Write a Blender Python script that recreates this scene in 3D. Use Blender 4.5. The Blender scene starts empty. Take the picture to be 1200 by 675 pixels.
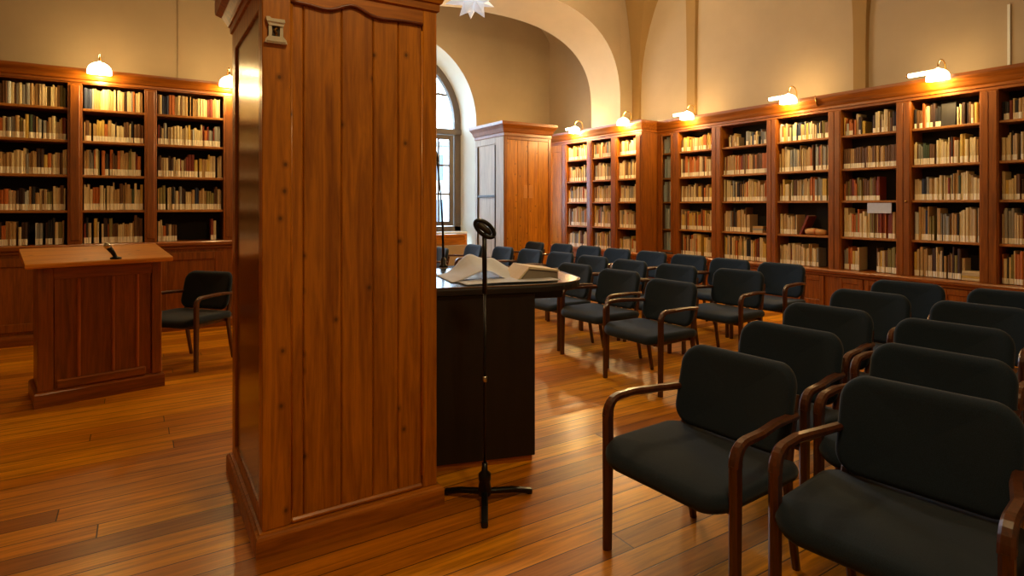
import bpy, bmesh, math, random
from mathutils import Vector, Matrix
C = bpy.context.scene.collection
PI = math.pi
random.seed(11)

# ------------------------------------------------------------------ mesh builder
class MB:
    def __init__(s): s.v=[]; s.f=[]; s.m=[]; s.s=[]
    def add(s, verts, faces, m=0, smooth=False, M=None):
        b=len(s.v)
        for p in verts:
            s.v.append(tuple(M @ Vector(p)) if M else tuple(p))
        for f in faces:
            s.f.append([i+b for i in f]); s.m.append(m); s.s.append(smooth)
        return s
    def box(s, x0,x1,y0,y1,z0,z1,c=0.0,m=0,M=None,smooth=False):
        if x0>x1: x0,x1=x1,x0
        if y0>y1: y0,y1=y1,y0
        if z0>z1: z0,z1=z1,z0
        c=min(c,.49*(x1-x0),.49*(y1-y0),.49*(z1-z0))
        if c<=1e-6:
            vs=[(x,y,z) for x in (x0,x1) for y in (y0,y1) for z in (z0,z1)]
            return s.add(vs,[(0,1,3,2),(4,6,7,5),(0,4,5,1),(2,3,7,6),(0,2,6,4),(1,5,7,3)],m,smooth,M)
        lo=(x0,y0,z0); hi=(x1,y1,z1); vs=[]; idx={}
        for a in range(3):
            for sx in (0,1):
                for sy in (0,1):
                    for sz in (0,1):
                        sg=(sx,sy,sz); p=[]
                        for k in range(3):
                            e=hi[k] if sg[k] else lo[k]
                            if k!=a: e+= -c if sg[k] else c
                            p.append(e)
                        idx[(a,sg)]=len(vs); vs.append(p)
        fs=[]
        for a in range(3):
            b,d=[k for k in range(3) if k!=a]
            for sa in (0,1):
                q=[]
                for (p,r) in ((0,0),(1,0),(1,1),(0,1)):
                    sg=[0,0,0]; sg[a]=sa; sg[b]=p; sg[d]=r; q.append(idx[(a,tuple(sg))])
                fs.append(q)
        for a in range(3):
            b,d=[k for k in range(3) if k!=a]
            for p in (0,1):
                for r in (0,1):
                    sg0=[0,0,0]; sg0[b]=p; sg0[d]=r; sg1=list(sg0); sg1[a]=1
                    fs.append([idx[(b,tuple(sg0))],idx[(b,tuple(sg1))],idx[(d,tuple(sg1))],idx[(d,tuple(sg0))]])
        for sx in (0,1):
            for sy in (0,1):
                for sz in (0,1):
                    fs.append([idx[(a,(sx,sy,sz))] for a in range(3)])
        return s.add(vs,fs,m,smooth,M)
    def prism(s, poly, axis, a0, a1, m=0, M=None, smooth=False):
        """polygon in the two other axes, extruded along axis"""
        n=len(poly); vs=[]
        for a in (a0,a1):
            for (p,q) in poly:
                vs.append({'x':(a,p,q),'y':(p,a,q),'z':(p,q,a)}[axis])
        fs=[list(range(n-1,-1,-1)), list(range(n,2*n))]
        s.add(vs,fs,m,False,M)
        vs2=list(vs); fs=[(i,(i+1)%n,n+(i+1)%n,n+i) for i in range(n)]
        return s.add(vs2,fs,m,smooth,M)
    def ringloft(s, x0,x1,y0,y1, prof, m=0, cap=True, M=None):
        """rectangular rings, prof = [(offset,z)]"""
        vs=[]; fs=[]
        for (o,z) in prof:
            vs+=[(x0-o,y0-o,z),(x1+o,y0-o,z),(x1+o,y1+o,z),(x0-o,y1+o,z)]
        for i in range(len(prof)-1):
            for k in range(4):
                a=i*4+k; b=i*4+(k+1)%4
                fs.append((a,b,b+4,a+4))
        if cap:
            fs.append((3,2,1,0)); n=(len(prof)-1)*4; fs.append((n,n+1,n+2,n+3))
        return s.add(vs,fs,m,False,M)
    def tube(s, pts, r, n=8, m=0, M=None, ry=None, smooth=True):
        """tube along pts; r float or list"""
        pts=[Vector(p) for p in pts]; N=len(pts)
        rs=r if isinstance(r,(list,tuple)) else [r]*N
        t0=(pts[1]-pts[0]).normalized()
        up=Vector((0,0,1)) if abs(t0.z)<.9 else Vector((0,1,0))
        nrm=(up-t0*up.dot(t0)).normalized(); vs=[]; fs=[]
        for i in range(N):
            if i==0: t=t0
            elif i==N-1: t=(pts[i]-pts[i-1]).normalized()
            else: t=((pts[i+1]-pts[i]).normalized()+(pts[i]-pts[i-1]).normalized()).normalized()
            nrm=(nrm-t*nrm.dot(t)).normalized(); bi=t.cross(nrm)
            for k in range(n):
                a=2*PI*k/n
                vs.append(pts[i]+nrm*(math.cos(a)*rs[i])+bi*(math.sin(a)*(ry if ry else rs[i])))
        for i in range(N-1):
            for k in range(n):
                fs.append((i*n+k,i*n+(k+1)%n,(i+1)*n+(k+1)%n,(i+1)*n+k))
        fs.append(list(range(n-1,-1,-1))); fs.append([(N-1)*n+k for k in range(n)])
        return s.add(vs,fs,m,smooth,M)
    def sweep(s, pts, w, h, side=(0,1,0), c=.006, m=0, M=None):
        """flat bar (w along 'side', h across), chamfered corners"""
        pts=[Vector(p) for p in pts]; sd=Vector(side).normalized(); vs=[]; fs=[]; N=len(pts)
        hw=w/2
        for i in range(N):
            if i==0: t=(pts[1]-pts[0])
            elif i==N-1: t=(pts[i]-pts[i-1])
            else: t=(pts[i+1]-pts[i]).normalized()+(pts[i]-pts[i-1]).normalized()
            t.normalize(); nb=t.cross(sd).normalized(); hh=(h[i] if isinstance(h,(list,tuple)) else h)/2
            for (a,b) in ((-hw+c,-hh),(hw-c,-hh),(hw,-hh+c),(hw,hh-c),(hw-c,hh),(-hw+c,hh),(-hw,hh-c),(-hw,-hh+c)):
                vs.append(pts[i]+sd*a+nb*b)
        for i in range(N-1):
            for k in range(8):
                fs.append((i*8+k,i*8+(k+1)%8,(i+1)*8+(k+1)%8,(i+1)*8+k))
        fs.append(list(range(7,-1,-1))); fs.append([(N-1)*8+k for k in range(8)])
        return s.add(vs,fs,m,False,M)
    def lathe(s, prof, n=24, m=0, M=None, smooth=True):
        vs=[]; fs=[]; N=len(prof)
        for (r,z) in prof:
            for k in range(n):
                a=2*PI*k/n; vs.append((r*math.cos(a),r*math.sin(a),z))
        for i in range(N-1):
            for k in range(n):
                fs.append((i*n+k,i*n+(k+1)%n,(i+1)*n+(k+1)%n,(i+1)*n+k))
        fs.append(list(range(n-1,-1,-1))); fs.append([(N-1)*n+k for k in range(n)])
        return s.add(vs,fs,m,smooth,M)
    def build(s, name, mats, parent=None, loc=None, rz=0):
        me=bpy.data.meshes.new(name)
        me.from_pydata(s.v,[],s.f)
        if not isinstance(mats,(list,tuple)): mats=[mats]
        for mt in mats: me.materials.append(mt)
        me.polygons.foreach_set('material_index',s.m)
        me.polygons.foreach_set('use_smooth',s.s)
        bm=bmesh.new(); bm.from_mesh(me); bmesh.ops.recalc_face_normals(bm,faces=bm.faces); bm.to_mesh(me); bm.free()
        me.update()
        o=bpy.data.objects.new(name,me); C.objects.link(o)
        if parent: o.parent=parent
        if loc is not None: o.location=loc
        o.rotation_euler.z=rz
        return o

def tag(o,label=None,cat=None,group=None,kind=None):
    if label: o['label']=label
    if cat: o['category']=cat
    if group: o['group']=group
    if kind: o['kind']=kind
    return o
def thing(name,label,cat,loc=(0,0,0),rz=0,group=None):
    o=bpy.data.objects.new(name,None); C.objects.link(o); o.empty_display_size=.1
    o.location=loc; o.rotation_euler.z=rz
    return tag(o,label,cat,group)
def struct(mb,name,mat): return tag(mb.build(name,mat),kind='structure')
def dup(root,loc,rz,label,group=None):
    r=root.copy(); C.objects.link(r); r.location=loc; r.rotation_euler=(0,0,rz)
    r['label']=label
    if group: r['group']=group
    for ch in list(root.children):
        c=ch.copy(); C.objects.link(c); c.parent=r
        for g in list(ch.children):
            d=g.copy(); C.objects.link(d); d.parent=c
    return r

# ------------------------------------------------------------------ materials
def lin(c):
    return tuple(((x/255)/12.92 if x/255<=.04045 else ((x/255+.055)/1.055)**2.4) for x in c)
class NT:
    def __init__(s,name):
        s.mat=bpy.data.materials.new(name); s.mat.use_nodes=True
        s.t=s.mat.node_tree; s.t.nodes.clear()
        s.out=s.n('ShaderNodeOutputMaterial'); s.b=s.n('ShaderNodeBsdfPrincipled')
        s.l(s.b.outputs[0],s.out.inputs[0])
    def n(s,t,**k):
        nd=s.t.nodes.new(t)
        for a,v in k.items():
            if a in nd.bl_rna.properties: setattr(nd,a,v)
            else: nd.inputs[a].default_value=v
        return nd
    def l(s,a,b): s.t.links.new(a,b)
    def math(s,op,a,b=0.0,c=0.0):
        nd=s.n('ShaderNodeMath',operation=op)
        for i,x in enumerate((a,b,c)):
            if hasattr(x,'links'): s.l(x,nd.inputs[i])
            else: nd.inputs[i].default_value=x
        return nd.outputs[0]
    def mix(s,fac,a,b,blend='MIX'):
        nd=s.n('ShaderNodeMix',data_type='RGBA',blend_type=blend)
        for sock,x in ((nd.inputs[0],fac),(nd.inputs[6],a),(nd.inputs[7],b)):
            if hasattr(x,'links'): s.l(x,sock)
            elif isinstance(x,(int,float)): sock.default_value=x
            else: sock.default_value=(*x,1) if len(x)==3 else x
        return nd.outputs[2]
    def ramp(s,fac,stops,interp='LINEAR'):
        nd=s.n('ShaderNodeValToRGB'); cr=nd.color_ramp; cr.interpolation=interp
        while len(cr.elements)<len(stops): cr.elements.new(.5)
        for e,(p,c) in zip(cr.elements,stops):
            e.position=p; e.color=(*c,1) if len(c)==3 else c
        s.l(fac,nd.inputs[0]); return nd.outputs[0]
    def coords(s,scale=(1,1,1),kind='Object'):
        tc=s.n('ShaderNodeTexCoord'); mp=s.n('ShaderNodeMapping'); mp.inputs['Scale'].default_value=scale
        s.l(tc.outputs[kind],mp.inputs[0]); return mp.outputs[0]
    def noise(s,vec,scale=5,detail=4,rough=.5,dist=0):
        nd=s.n('ShaderNodeTexNoise'); nd.inputs['Scale'].default_value=scale; nd.inputs['Detail'].default_value=detail
        nd.inputs['Roughness'].default_value=rough; nd.inputs['Distortion'].default_value=dist
        s.l(vec,nd.inputs['Vector']); return nd.outputs['Fac']
    def bump(s,h,strength=.2,dist=.01):
        nd=s.n('ShaderNodeBump'); nd.inputs['Strength'].default_value=strength; nd.inputs['Distance'].default_value=dist
        s.l(h,nd.inputs['Height']); s.l(nd.outputs[0],s.b.inputs['Normal'])

def plain(name,col,rough=.6,metal=0,spec=.5,emit=None,es=0):
    k=NT(name); k.b.inputs['Base Color'].default_value=(*lin(col),1); k.b.inputs['Roughness'].default_value=rough
    k.b.inputs['Metallic'].default_value=metal; k.b.inputs['Specular IOR Level'].default_value=spec
    v=k.noise(k.coords(),30,3)
    c=k.mix(k.math('MULTIPLY',v,.35),lin(col),tuple(x*.6 for x in lin(col))); k.l(c,k.b.inputs['Base Color'])
    if emit: k.b.inputs['Emission Color'].default_value=(*emit,1); k.b.inputs['Emission Strength'].default_value=es
    return k.mat

def wood(name,light,dark,axis='z',rough=.4,knots=True,vary=.35,coat=.0,fine=1.0):
    k=NT(name)
    lo=1.1; hi=16*fine
    sc={'x':(lo,hi,hi),'y':(hi,lo,hi),'z':(hi,hi,lo)}[axis]
    geo=k.n('ShaderNodeNewGeometry'); rnd=geo.outputs['Random Per Island']
    vec=k.coords(sc)
    add=k.n('ShaderNodeVectorMath',operation='ADD'); k.l(vec,add.inputs[0])
    cmb=k.n('ShaderNodeCombineXYZ'); m=k.math('MULTIPLY',rnd,37.0)
    for i in range(3): k.l(m,cmb.inputs[i])
    k.l(cmb.outputs[0],add.inputs[1]); vec=add.outputs[0]
    g1=k.noise(vec,1.2,6,.6,1.2); g2=k.noise(vec,5,3,.6)
    big=k.noise(k.coords({'x':(.5,3,3),'y':(3,.5,3),'z':(3,3,.5)}[axis]),1.3,3)
    f=k.math('ADD',k.math('MULTIPLY',g1,.75),k.math('MULTIPLY',g2,.3))
    L=lin(light); D=lin(dark); mid=tuple((a+b)/2 for a,b in zip(L,D))
    col=k.ramp(f,[(.36,D),(.5,mid),(.62,L)])
    col=k.mix(k.math('MULTIPLY',big,.5),col,tuple(x*.75 for x in L))
    tone=k.math('ADD',1-vary/2,k.math('MULTIPLY',rnd,vary))
    tc=k.n('ShaderNodeCombineColor')
    for i in range(3): k.l(tone,tc.inputs[i])
    col=k.mix(1.0,col,tc.outputs[0],'MULTIPLY')
    if knots:
        vo=k.n('ShaderNodeTexVoronoi',voronoi_dimensions='2D'); vo.inputs['Scale'].default_value=6.5
        sp=k.n('ShaderNodeSeparateXYZ'); k.l(k.coords(),sp.inputs[0]); pv=k.n('ShaderNodeCombineXYZ')
        if axis=='z': a_,b_=k.math('ADD',sp.outputs[0],sp.outputs[1]),sp.outputs[2]
        else: a_,b_=k.math('ADD',sp.outputs[1],sp.outputs[2]),sp.outputs[0]
        k.l(k.math('ADD',a_,m),pv.inputs[0]); k.l(k.math('ADD',k.math('MULTIPLY',b_,.8),m),pv.inputs[1]); k.l(pv.outputs[0],vo.inputs['Vector'])
        kn=k.ramp(vo.outputs['Distance'],[(.03,(1,1,1)),(.055,(.5,.5,.5)),(.13,(0,0,0))])
        cs=k.n('ShaderNodeSeparateColor'); k.l(vo.outputs['Color'],cs.inputs[0])
        msk=k.math('LESS_THAN',cs.outputs[0],.30)
        col=k.mix(k.math('MULTIPLY',k.math('MULTIPLY',kn,msk),.8),col,tuple(x*.22 for x in D))
    k.l(col,k.b.inputs['Base Color'])
    k.l(k.math('ADD',rough-.06,k.math('MULTIPLY',g2,.14)),k.b.inputs['Roughness'])
    k.b.inputs['Coat Weight'].default_value=coat; k.b.inputs['Coat Roughness'].default_value=.18
    k.bump(f,.12,.004)
    return k.mat

def plaster(name,col,rough=.9):
    k=NT(name); v=k.noise(k.coords(),.8,5,.6); w=k.noise(k.coords(),60,3)
    L=lin(col)
    c=k.ramp(v,[(.3,tuple(x*.9 for x in L)),(.7,tuple(min(1,x*1.06) for x in L))])
    k.l(c,k.b.inputs['Base Color']); k.b.inputs['Roughness'].default_value=rough; k.bump(w,.1,.003)
    return k.mat

def floor_mat():
    k=NT('floor_boards')
    tc=k.n('ShaderNodeTexCoord'); sp=k.n('ShaderNodeSeparateXYZ'); k.l(tc.outputs['Object'],sp.inputs[0])
    W=.135; Lb=3.6
    yy=k.math('DIVIDE',sp.outputs[1],W); row=k.math('FLOOR',yy); fy=k.math('FRACT',yy)
    wn=k.n('ShaderNodeTexWhiteNoise',noise_dimensions='1D'); k.l(row,wn.inputs['W'])
    xx=k.math('ADD',k.math('DIVIDE',sp.outputs[0],Lb),k.math('MULTIPLY',wn.outputs[0],7.3))
    seg=k.math('FLOOR',xx); fx=k.math('FRACT',xx)
    wn2=k.n('ShaderNodeTexWhiteNoise',noise_dimensions='2D'); cb=k.n('ShaderNodeCombineXYZ'); k.l(row,cb.inputs[0]); k.l(seg,cb.inputs[1])
    k.l(cb.outputs[0],wn2.inputs['Vector'])
    r=wn2.outputs[0]
    tone=k.ramp(r,[(0,lin((160,92,4))),(.25,lin((204,124,6))),(.55,lin((224,144,10))),(.8,lin((240,162,16))),(1,lin((184,108,6)))])
    mp=k.n('ShaderNodeMapping'); mp.inputs['Scale'].default_value=(1.0,17,1)
    cb2=k.n('ShaderNodeCombineXYZ'); k.l(k.math('ADD',sp.outputs[0],k.math('MULTIPLY',r,50)),cb2.inputs[0]); k.l(sp.outputs[1],cb2.inputs[1])
    k.l(cb2.outputs[0],mp.inputs[0])
    g=k.noise(mp.outputs[0],1.6,7,.62,1.0); g2=k.noise(mp.outputs[0],6,3)
    gr=k.ramp(g,[(.32,(.55,.48,.36)),(.5,(.85,.83,.8)),(.68,(1.12,1.12,1.1))])
    col=k.mix(1.0,tone,gr,'MULTIPLY')
    gap=k.math('MINIMUM',k.math('MINIMUM',fy,k.math('SUBTRACT',1,fy)),k.math('MULTIPLY',k.math('MINIMUM',fx,k.math('SUBTRACT',1,fx)),Lb/W))
    gm=k.ramp(gap,[(.012,(0,0,0)),(.03,(1,1,1))])
    col=k.mix(gm,lin((60,30,4)),col)
    k.l(col,k.b.inputs['Base Color'])
    k.l(k.math('ADD',.26,k.math('MULTIPLY',g2,.2)),k.b.inputs['Roughness'])
    k.b.inputs['Specular IOR Level'].default_value=.35; k.b.inputs['Coat Weight'].default_value=.12; k.b.inputs['Coat Roughness'].default_value=.2
    hh=k.math('ADD',k.math('MULTIPLY',gm,.5),k.math('MULTIPLY',g,.25)); k.bump(hh,.25,.004)
    return k.mat

def fabric(name,col):
    k=NT(name); L=lin(col)
    a=k.noise(k.coords((1,1,1)),420,2); b=k.noise(k.coords(),9,4)
    c=k.ramp(a,[(.3,tuple(x*.6 for x in L)),(.7,tuple(x*1.35 for x in L))])
    c=k.mix(k.math('MULTIPLY',b,.4),c,tuple(x*.75 for x in L))
    k.l(c,k.b.inputs['Base Color']); k.b.inputs['Roughness'].default_value=.92; k.b.inputs['Specular IOR Level'].default_value=.2
    k.b.inputs['Sheen Weight'].default_value=.15; k.b.inputs['Sheen Roughness'].default_value=.5
    k.bump(a,.25,.001); return k.mat

def glass(name,tint=(.95,.97,1)):
    k=NT(name); k.t.nodes.remove(k.b)
    tr=k.n('ShaderNodeBsdfTransparent'); tr.inputs[0].default_value=(*tint,1)
    gl=k.n('ShaderNodeBsdfGlossy'); gl.inputs['Roughness'].default_value=.03
    lw=k.n('ShaderNodeLayerWeight'); lw.inputs[0].default_value=.5
    fac=k.math('ADD',.03,k.math('MULTIPLY',k.math('POWER',lw.outputs['Facing'],5.0),.5))
    mx=k.n('ShaderNodeMixShader'); k.l(fac,mx.inputs[0]); k.l(tr.outputs[0],mx.inputs[1]); k.l(gl.outputs[0],mx.inputs[2])
    k.l(mx.outputs[0],k.out.inputs[0]); return k.mat

WOOD=wood('pine_cabinet',(206,128,20),(128,66,6),'z',.36,True,.34,.3)
WOODX=wood('pine_rail',(196,118,16),(116,60,4),'x',.42,False,.25,.1)
WOODY=wood('pine_rail_y',(186,112,14),(110,56,3),'y',.36,False,.25,.3)
LTOP=wood('pine_top',(228,152,46),(178,106,24),'x',.32,True,.2,.3)
CASE=wood('oak_case',(156,86,14),(96,47,4),'z',.38,False,.18,.25)
CASEX=wood('oak_case_x',(156,86,14),(96,47,4),'x',.38,False,.18,.25)
CASEY=wood('oak_case_y',(156,86,14),(96,47,4),'y',.38,False,.18,.25)
SHELF=wood('oak_shelf',(180,116,42),(130,74,22),'x',.5,False,.15)
BACK=plain('dark_back',(34,27,20),.8)
CHW=wood('chair_wood',(92,47,16),(46,21,7),'z',.33,False,.2,.4,1.6)
CHF=fabric('chair_fabric',(28,42,58))
PLAST=plaster('wall_plaster',(176,155,124))
PLASTW=plaster('niche_plaster',(222,222,210))
ARCHP=plaster('arch_plaster',(214,196,168))
SHADEDP=plaster('shaded_plaster',(152,120,70))  # plaster for the strips, their shade put into a darker colour
FLOOR=floor_mat()
BLACK=plain('black_paint',(20,18,17),.45)
BLACKM=plain('black_metal',(16,16,17),.3,.3)
CHROME=plain('chrome',(215,212,205),.22,1)
PEWTER=plain('pewter',(226,218,200),.3,.45)
DESK=wood('black_desk',(30,22,18),(14,10,9),'z',.55,False,.1)
DESKT=plain('desk_laminate',(78,84,90),.18)
PAPER=plain('daylit_paper',(208,218,238),.8)  # cool window light tinted into the paper colour
PAPERG=plain('grey_paper',(150,140,126),.85)
WFRAME=plain('window_paint',(92,80,72),.5)
GLASS=glass('window_glass')
CGLASS=glass('cabinet_glass',(.9,.93,.92))
BRASS=plain('brass',(150,110,50),.3,.9)
BARK=plain('bark',(60,52,48),.9)
FACADE=plaster('facade',(225,222,215))
OUTG=plaster('ground_out',(120,118,110))

def emitm(name,col,st,base=(240,235,220)):
    return plain(name,base,.35,0,.5,col,st)
SHADE=emitm('lamp_glass',(1.0,.80,.45),9)
STAR=emitm('star_glass',(.9,.95,1.0),.35,(235,240,245))

# ------------------------------------------------------------------ camera
F=690.0; CY,SY=.8457,.5336; H=1.5; HOR=240
cam=bpy.data.cameras.new('camera'); co=bpy.data.objects.new('camera',cam); C.objects.link(co)
co.location=(0,0,H); co.rotation_euler=(PI/2,0,-math.atan2(SY,CY))
cam.sensor_width=36; cam.lens=F/1200*36; cam.shift_y=-(337.5-HOR)/1200; cam.clip_start=.05
bpy.context.scene.camera=co
def proj(x,y,z):
    Z=x*SY+y*CY; X=x*CY-y*SY
    return (600+F*X/Z, HOR-F*(z-H)/Z, Z)
def ray(u,v,z):
    """world point at height z seen at pixel (u,v)"""
    Z=F*(H-z)/(v-HOR); t=(u-600)/F
    return Vector((Z*(SY+CY*t),Z*(CY-SY*t),z))

# ------------------------------------------------------------------ room shell
YB=8.57; XR=8.25; ZC=6.0; YW=11.4
struct(MB().box(-5,9.3,-4,12.4,-.12,0),'floor',FLOOR)
struct(MB().box(-5.2,9.3,-4.2,YB+.87,ZC,ZC+.15),'ceiling',PLAST)
struct(MB().box(XR,XR+.25,-4.2,12.3,0,6.5),'wall_right',PLAST)
struct(MB().box(-5.25,-5,-4.2,YB+.3,0,ZC),'wall_left',PLAST)
struct(MB().box(-5.2,9.0,-4.25,-4,0,ZC),'wall_front',PLAST)
# back wall with the big arch: x 4.1 .. 7.9, y 8.57 .. 9.44
def arch_pts(cx,a,b,zs,n,e=2.0):
    out=[]
    for i in range(n+1):
        th=PI*i/n; c,s=math.cos(th),math.sin(th)
        out.append((cx+a*math.copysign(abs(c)**(2/e),c), zs+b*abs(s)**(2/e)))
    return out            # right to left
mb=MB(); y0,y1=YB,YB+.87
apf=[(7.9,0)]+arch_pts(5.4,2.5,1.85,3.42,44,2.6)+[(2.9,0)]
apb=[(7.9,0)]+arch_pts(5.4,2.5,1.63,3.42,44,2.6)+[(2.9,0)]
n=len(apf)
for y,ap in ((y0,apf),(y1,apb)):
    vs=[];fs=[]
    for (x,z) in ap[1:-1]: vs+=[(x,y,z),(x,y,6.5)]
    for i in range(len(ap)-3): fs.append((2*i,2*i+1,2*i+3,2*i+2))
    mb.add(vs,fs)
vs=[];fs=[]
for a_,b_ in zip(apf,apb): vs+=[(a_[0],y0,a_[1]),(b_[0],y1,b_[1])]
for i in range(n-1): fs.append((2*i,2*i+1,2*i+3,2*i+2))
mb.add(vs,fs,1,True)
mb.box(-5.2,2.895,y0,y1,0,6.5); mb.box(7.905,XR+.02,y0,y1,0,6.5)
struct(mb,'wall_back',[PLAST,ARCHP])
# alcove behind the arch
struct(MB().box(1.3,1.5,y1,12.3,0,6.5),'wall_alcove',PLAST)
m=MB(); pv=arch_pts(4.9,3.40,1.3,5.12,30); vs=[];fs=[]
for (x,z) in pv: vs+=[(x,y1-.02,z),(x,YW+.1,z)]
for i in range(len(pv)-1): fs.append((2*i,2*i+1,2*i+3,2*i+2))
m.add(vs,fs,0,True); struct(m,'ceiling_alcove',PLAST)
# window wall with splayed arched niche
NO=dict(cx=4.5,R=1.76,zs=3.33,y=YW); NI=dict(cx=4.5,R=1.62,zs=3.34,y=YW+.56)
def outline(d,zb,n=36):
    return [(d['cx']+d['R'],zb)]+arch_pts(d['cx'],d['R'],d['R'],d['zs'],n)+[(d['cx']-d['R'],zb)]
mb=MB(); po=outline(NO,.62); pi_=outline(NI,.62)
vs=[];fs=[]
for (x,z) in po[1:-1]: vs+=[(x,YW,z),(x,YW,6.5)]
for i in range(len(po)-3): fs.append((2*i,2*i+1,2*i+3,2*i+2))
mb.add(vs,fs)
mb.box(6.26,XR+.02,YW,YW+.05,0,6.5); mb.box(1.4,2.74,YW,YW+.05,0,6.5); mb.box(2.74,6.26,YW,NI['y'],0,.62)
vs=[];fs=[]
for a,b in zip(po,pi_): vs+=[(a[0],YW,a[1]),(b[0],NI['y'],b[1])]
for i in range(len(po)-1): fs.append((2*i,2*i+1,2*i+3,2*i+2))
mb.add(vs,fs,1,True)
# outer leaf of the wall
vs=[];fs=[]
for (x,z) in pi_[1:-1]: vs+=[(x,NI['y']+.12,z),(x,NI['y']+.12,5.4)]
for i in range(len(pi_)-3): fs.append((2*i,2*i+1,2*i+3,2*i+2))
mb.add(vs,fs)
for xa,xb in ((1.3,2.88),(6.12,8.6)): mb.box(xa,xb,NI['y'],NI['y']+.12,0,5.4)
mb.box(2.88,6.12,NI['y'],NI['y']+.12,0,.62)
struct(mb,'wall_window',[PLAST,PLASTW])
# plaster pilaster strips that flare into the vault
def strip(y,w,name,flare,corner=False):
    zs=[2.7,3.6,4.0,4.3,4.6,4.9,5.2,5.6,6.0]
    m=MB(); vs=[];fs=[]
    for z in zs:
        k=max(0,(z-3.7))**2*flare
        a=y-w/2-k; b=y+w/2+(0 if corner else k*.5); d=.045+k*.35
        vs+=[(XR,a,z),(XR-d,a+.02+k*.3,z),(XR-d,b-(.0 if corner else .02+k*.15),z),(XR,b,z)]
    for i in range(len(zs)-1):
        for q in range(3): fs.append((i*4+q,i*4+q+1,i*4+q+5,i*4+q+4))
    m.add(vs,fs); return struct(m,name,SHADEDP)
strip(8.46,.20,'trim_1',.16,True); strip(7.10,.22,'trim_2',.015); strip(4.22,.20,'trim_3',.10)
m=MB().box(XR-.015,XR,2.60,2.625,2.9,3.75); struct(m,'trim_4',PLASTW)
m=MB().box(.40,.412,YB-.012,YB,3.0,ZC); struct(m,'trim_5',PLAST)

# window ------------------------------------------------------------
w=bpy.data.objects.new('window_1',None); C.objects.link(w); w['kind']='structure'; w.location=(4.5,NI['y']-.06,0)
def ringbar(m,R0,R1,zs,y0,y1,a0=0,a1=PI,n=40):
    vs=[];fs=[]
    for i in range(n+1):
        t=a0+(a1-a0)*i/n; c,s=math.cos(t),math.sin(t)
        for R,y in ((R0,y0),(R1,y0),(R1,y1),(R0,y1)): vs.append((R*c,y,zs+R*s))
    for i in range(n):
        for q in range(4): fs.append((i*4+q,i*4+(q+1)%4,i*4+4+(q+1)%4,i*4+4+q))
    fs.append((0,1,2,3)); fs.append((n*4,n*4+1,n*4+2,n*4+3)); m.add(vs,fs)
m=MB(); ringbar(m,1.48,1.64,3.34,0,.12)
for s in (-1,1): m.box(s*1.48,s*1.64,0,.12,.9,3.34,.01)
m.box(-1.64,1.64,-.03,.12,3.07,3.20,.012); m.box(-1.64,1.64,0,.12,.9,1.02,.01)
m.build('window_frame',WFRAME,w)
m=MB()
for ang in (30,60,90,120,150):
    a=R=math.radians(ang); pts=[]
    for i in range(7):
        r=.5+(1.5-.5)*i/6; b=a+(.18*math.sin(i/6*PI) if ang<90 else (-.18*math.sin(i/6*PI) if ang>90 else 0))
        pts.append((r*math.cos(b),.05,3.2+r*math.sin(b)))
    m.sweep(pts,.04,.05,(0,1,0),.005)
ringbar(m,.46,.52,3.2,.03,.08,0,PI,20)
m.build('fan_muntin',WFRAME,w)
for k,(xa,xb) in enumerate(((-1.46,-.74),(-.74,-.01),(.01,.74),(.74,1.46))):
    m=MB(); st=.10
    m.box(xa,xa+st,.01,.08,1.03,3.06,.008); m.box(xb-st,xb,.01,.08,1.03,3.06,.008)
    m.box(xa+st,xb-st,.01,.08,1.03,1.13,.008); m.box(xa+st,xb-st,.01,.08,2.96,3.06,.008)
    for z in (1.74,2.38): m.box(xa+st,xb-st,.02,.07,z-.02,z+.02,.004)
    xm=(xa+xb)/2; m.box(xm-.018,xm+.018,.02,.07,1.13,2.96,.004)
    cs=m.build('casement',WFRAME,w)
    MB().box(xa+st-.01,xb-st+.01,.043,.047,1.12,2.97).build('pane',GLASS,cs)
m=MB(); pts=arch_pts(0,1.5,1.5,3.34,30); poly=[(1.5,3.19)]+pts+[(-1.5,3.19)]
m.prism(poly,'y',.058,.062); m.build('fanlight_pane',GLASS,w)
MB().box(-1.62,1.62,-.35,.02,.86,.91,.012).build('window_sill',plain('sill_paint',(225,225,218),.4),w)
# wooden radiator cover under the window
t=thing('radiator_cover','brown wooden radiator cover boxed in under the arched window','radiator cover',(4.5,YW+.28,.62))
m=MB(); m.box(-1.6,1.6,-.12,-.09,.0,.236,.004); m.build('cover_panel',WOODX,t)
m=MB(); m.box(-1.61,1.61,-.14,-.12,.19,.236,.004); m.box(-1.61,1.61,-.14,-.12,.0,.045,.004)
for x in (-1.58,-.8,0,.8,1.58): m.box(x-.03,x+.03,-.14,-.12,.045,.19,.003)
m.build('cover_frame',WOODX,t)
# outside
t=thing('bare_tree','bare dark branched tree outside the arched window','tree',(5.4,15.5,-.5))
random.seed(5); m=MB()
def branch(p,d,L,r,dep):
    q=p; pts=[p]
    for i in range(4):
        d=(d+Vector((random.uniform(-.25,.25),random.uniform(-.25,.25),random.uniform(-.1,.22)))).normalized()
        q=q+d*L/4; pts.append(q)
    m.tube(pts,[r*(1-.12*i) for i in range(5)],6)
    if dep>0:
        for k in range(4 if dep>1 else 3):
            i=random.randint(2,4)
            dd=(d+Vector((random.uniform(-.9,.9),random.uniform(-.9,.9),random.uniform(-.2,.6)))).normalized()
            branch(pts[i],dd,L*.66,r*.55,dep-1)
branch(Vector((0,0,0)),Vector((0,0,1)),3.2,.13,4)
m.build('branches',BARK,t)
t=thing('town_house','pale town house facade across the street outside the window','building',(9,24,-.5))
m=MB(); m.box(-9,7,0,4,0,4.6); m.build('facade',FACADE,t)
m=MB(); m.box(-9.3,7.3,-.3,4.3,4.6,4.8,.03); m.build('roof_edge',OUTG,t)
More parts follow.
